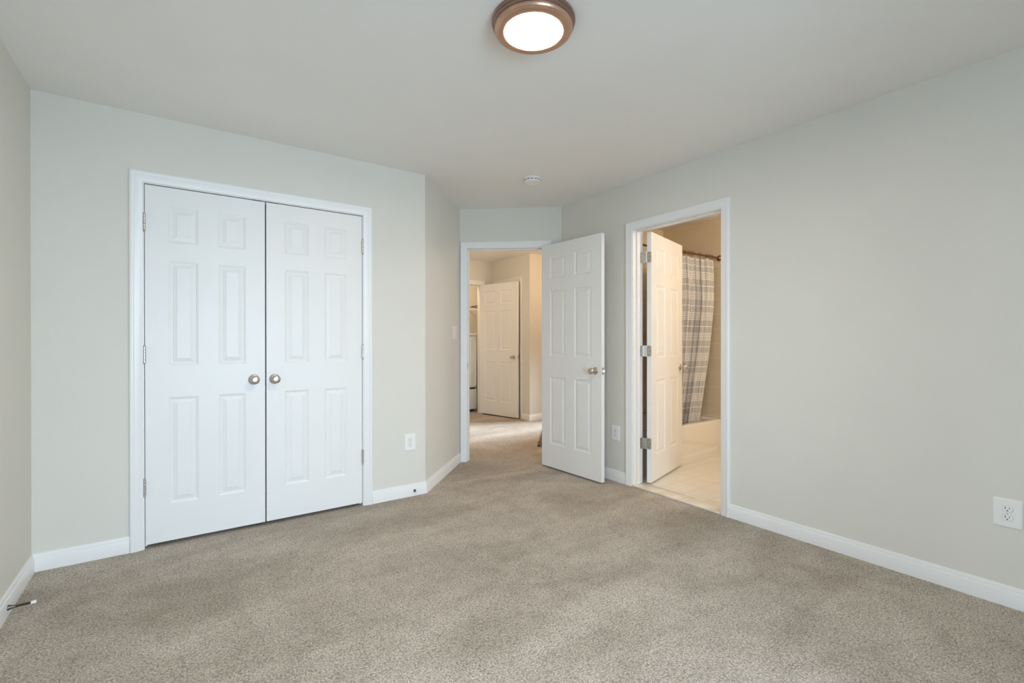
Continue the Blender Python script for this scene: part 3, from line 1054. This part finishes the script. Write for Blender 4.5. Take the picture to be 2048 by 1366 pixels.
# curtain: pleated sheet gathered at the right, swept left towards its hem
def lerp_tab(t, tab):
    for (a, va), (b, vb) in zip(tab, tab[1:]):
        if t <= b:
            k = (t-a)/(b-a)
            k = k*k*(3-2*k) if False else k
            return va+(vb-va)*k
    return tab[-1][1]
bm = bmesh.new()
uvl = bm.loops.layers.uv.new('UVMap')
NU, NV = 340, 90
XLc = 3.66
ZTOP, ZBOT = 2.008, 0.315
grid = []
for j in range(NV+1):
    t = j/NV
    row = []
    prevp = None
    arc = 0.0
    for i in range(NU+1):
        u = i/NU
        # scalloped top edge between rings
        z = ZTOP+(ZBOT-ZTOP)*t
        zr = z
        xr = lerp_tab(2.0-z, [(0.0, 4.525), (0.52, 4.535), (0.93, 4.505), (1.30, 4.450), (1.70, 4.392)])
        xl = XLc
        # uneven pleats: phase warped, depth grows downward
        ph = u*6.2+0.35*math.sin(u*9.0+0.6)+0.18*math.sin(u*17.0+t*1.2)
        A = 0.012+0.026*min(1, t*3)+0.010*math.sin(u*5.0)**2
        s = math.sin(2*PI*ph)
        c = math.cos(2*PI*ph)
        A = min(A, 0.034)
        y = 2.818+0.078*max(0.0, (t-0.25)/0.75)+A*s+0.006*math.sin(2*PI*u*19+t*3)*(0.4+0.6*t)+0.003*math.sin(2*PI*u*41)
        x = xl+(xr-xl)*u+0.016*math.sin(4*PI*ph+0.8)*(0.5+0.5*t)
        dz = 0.0
        if j < 8:
            dz = -0.016*abs(math.sin(PI*ph*1.9))*(1-j/8)
        p = Vector((x, y, z+dz))
        row.append((bm.verts.new(p), u*1.7, z))
    grid.append(row)
for j in range(NV):
    for i in range(NU):
        q = (grid[j][i], grid[j][i+1], grid[j+1][i+1], grid[j+1][i])
        f = bm.faces.new([e[0] for e in q])
        for lo, e in zip(f.loops, q):
            lo[uvl].uv = (e[1], e[2])
cu = link('shower_curtain', bm, M_CURTAIN, smooth=True, angle=80)
tag(cu, 'grey shower curtain with white stripes hanging inside the bathtub', 'shower curtain')
md = cu.modifiers.new('cloth_thickness', 'SOLIDIFY')
md.thickness = 0.0016

# ------------------------------------------------------------------ hall and laundry
ld = thing('clothes_dryer', 'white laundry machine in the closet across the hall', 'dryer', (3.595, 6.74, 0))
DX0, DX1, DZ0, DZ1 = -0.30, 0.455, 0.02, 1.29
bm = bmesh.new()
box(bm, DX0, DX1, 0.012, 0.66, 0.40, DZ1-0.045, 0.012, 3)
link('body', bm, M_ENAMEL, parent=ld, smooth=True)
bm = bmesh.new()
box(bm, DX0, DX1, -0.006, 0.66, DZ1-0.040, DZ1, 0.010, 3)
link('top', bm, M_ENAMEL, parent=ld, smooth=True)
bm = bmesh.new()
pw, ph = 0.112, 0.80
pc = 0.392
out = rrect(pw, ph, 0.042, 8)
def prect(k, y):
    return [bm.verts.new((pc+x*(1-k/(pw/2)), y, 0.82+z*(1-k/(ph/2)))) for x, z in out]
rs = [prect(0, 0.014), prect(0.0, 0.006), prect(0.006, 0.000), prect(0.016, 0.0), prect(0.022, 0.005), prect(0.03, 0.005)]
for a, b in zip(rs, rs[1:]):
    for i in range(len(a)):
        k = (i+1) % len(a)
        bm.faces.new((a[i], a[k], b[k], b[i]))
bm.faces.new(rs[-1])
link('front_panel', bm, M_ENAMEL, parent=ld, smooth=True)
bm = bmesh.new()
box(bm, DX0, DX1, 0.0, 0.66, 0.045, 0.372, 0.008, 2)
link('drawer', bm, M_ENAMEL, parent=ld, smooth=True)
bm = bmesh.new()
box(bm, DX0+0.02, DX1-0.02, 0.03, 0.64, 0.36, 0.41)
box(bm, DX0+0.03, DX1-0.03, 0.04, 0.64, 0.0, 0.05)
link('gap_shade', bm, M_SLOT, parent=ld)  # dark filler standing for shade in the gaps below and above the drawer

ws = thing('wire_shelf', 'white wire shelf above the laundry machine', 'shelf', (3.90, 7.492, 1.735))
bm = bmesh.new()
for k in range(40):
    x = -1.10+k*0.050
    tube(bm, [(x, 0, 0), (x, -0.285, 0), (x, -0.29, -0.030)], 0.0022, 5)
link('shelf_wires', bm, M_PLASTIC, parent=ws)
for y, z in ((-0.285, 0.004), (-0.290, -0.032), (-0.15, -0.004), (-0.006, -0.004)):
    bm = bmesh.new()
    tube(bm, [(-1.12, y, z), (0.87, y, z)], 0.0032, 8)
    link('rail', bm, M_PLASTIC, parent=ws)
bm = bmesh.new()
tube(bm, [(0.265, -0.285, -0.030), (0.56, 0.0, -0.118)], 0.0050, 8)
k = link('brace', bm, M_BRONZE_LIT, parent=ws)
k['label'] = 'brown-looking diagonal brace'

it = thing('folded_hanger', 'dark small object lying on the wire laundry shelf', 'hanger', (4.235, 7.25, 1.742))
bm = bmesh.new()
tube(bm, [(-0.055, 0, 0.050), (-0.056, 0, 0.020), (-0.050, 0, 0.008), (-0.02, 0, 0.006), (0.0, 0, 0.012)], 0.005, 8)
link('hook', bm, M_DARKCLOTH, parent=it, smooth=True)
bm = bmesh.new()
pts = [(0.0, 0, 0.014), (0.02, 0, 0.024), (0.06, -0.01, 0.030), (0.11, -0.01, 0.040), (0.17, 0, 0.038), (0.2, 0, 0.02), (0.15, 0.01, 0.012), (0.08, 0.01, 0.010), (0.03, 0, 0.008)]
tube(bm, pts, 0.008, 8)
link('arm', bm, M_DARKCLOTH, parent=it, smooth=True)

rg = thing('patterned_rug', 'dark patterned rug corner showing past the open hall door edge', 'rug', (3.262, 4.135, 0.0), math.radians(47))
bm = bmesh.new()
box(bm, 0, 0.95, -0.62, 0, 0.0005, 0.014, 0.004, 2)
link('pile', bm, M_RUG, parent=rg, smooth=True)
bm = bmesh.new()
rnd = random.Random(4)
for k in range(60):
    y = -0.62+k*0.0104
    a = rnd.uniform(-0.006, 0.006)
    tube(bm, [(0.002, y, 0.006), (-0.018, y+a, 0.004), (-0.034, y+2*a, 0.002)], 0.0016, 5)
fr = link('fringe', bm, M_RUG, parent=rg)
fr['kind'] = 'stuff'
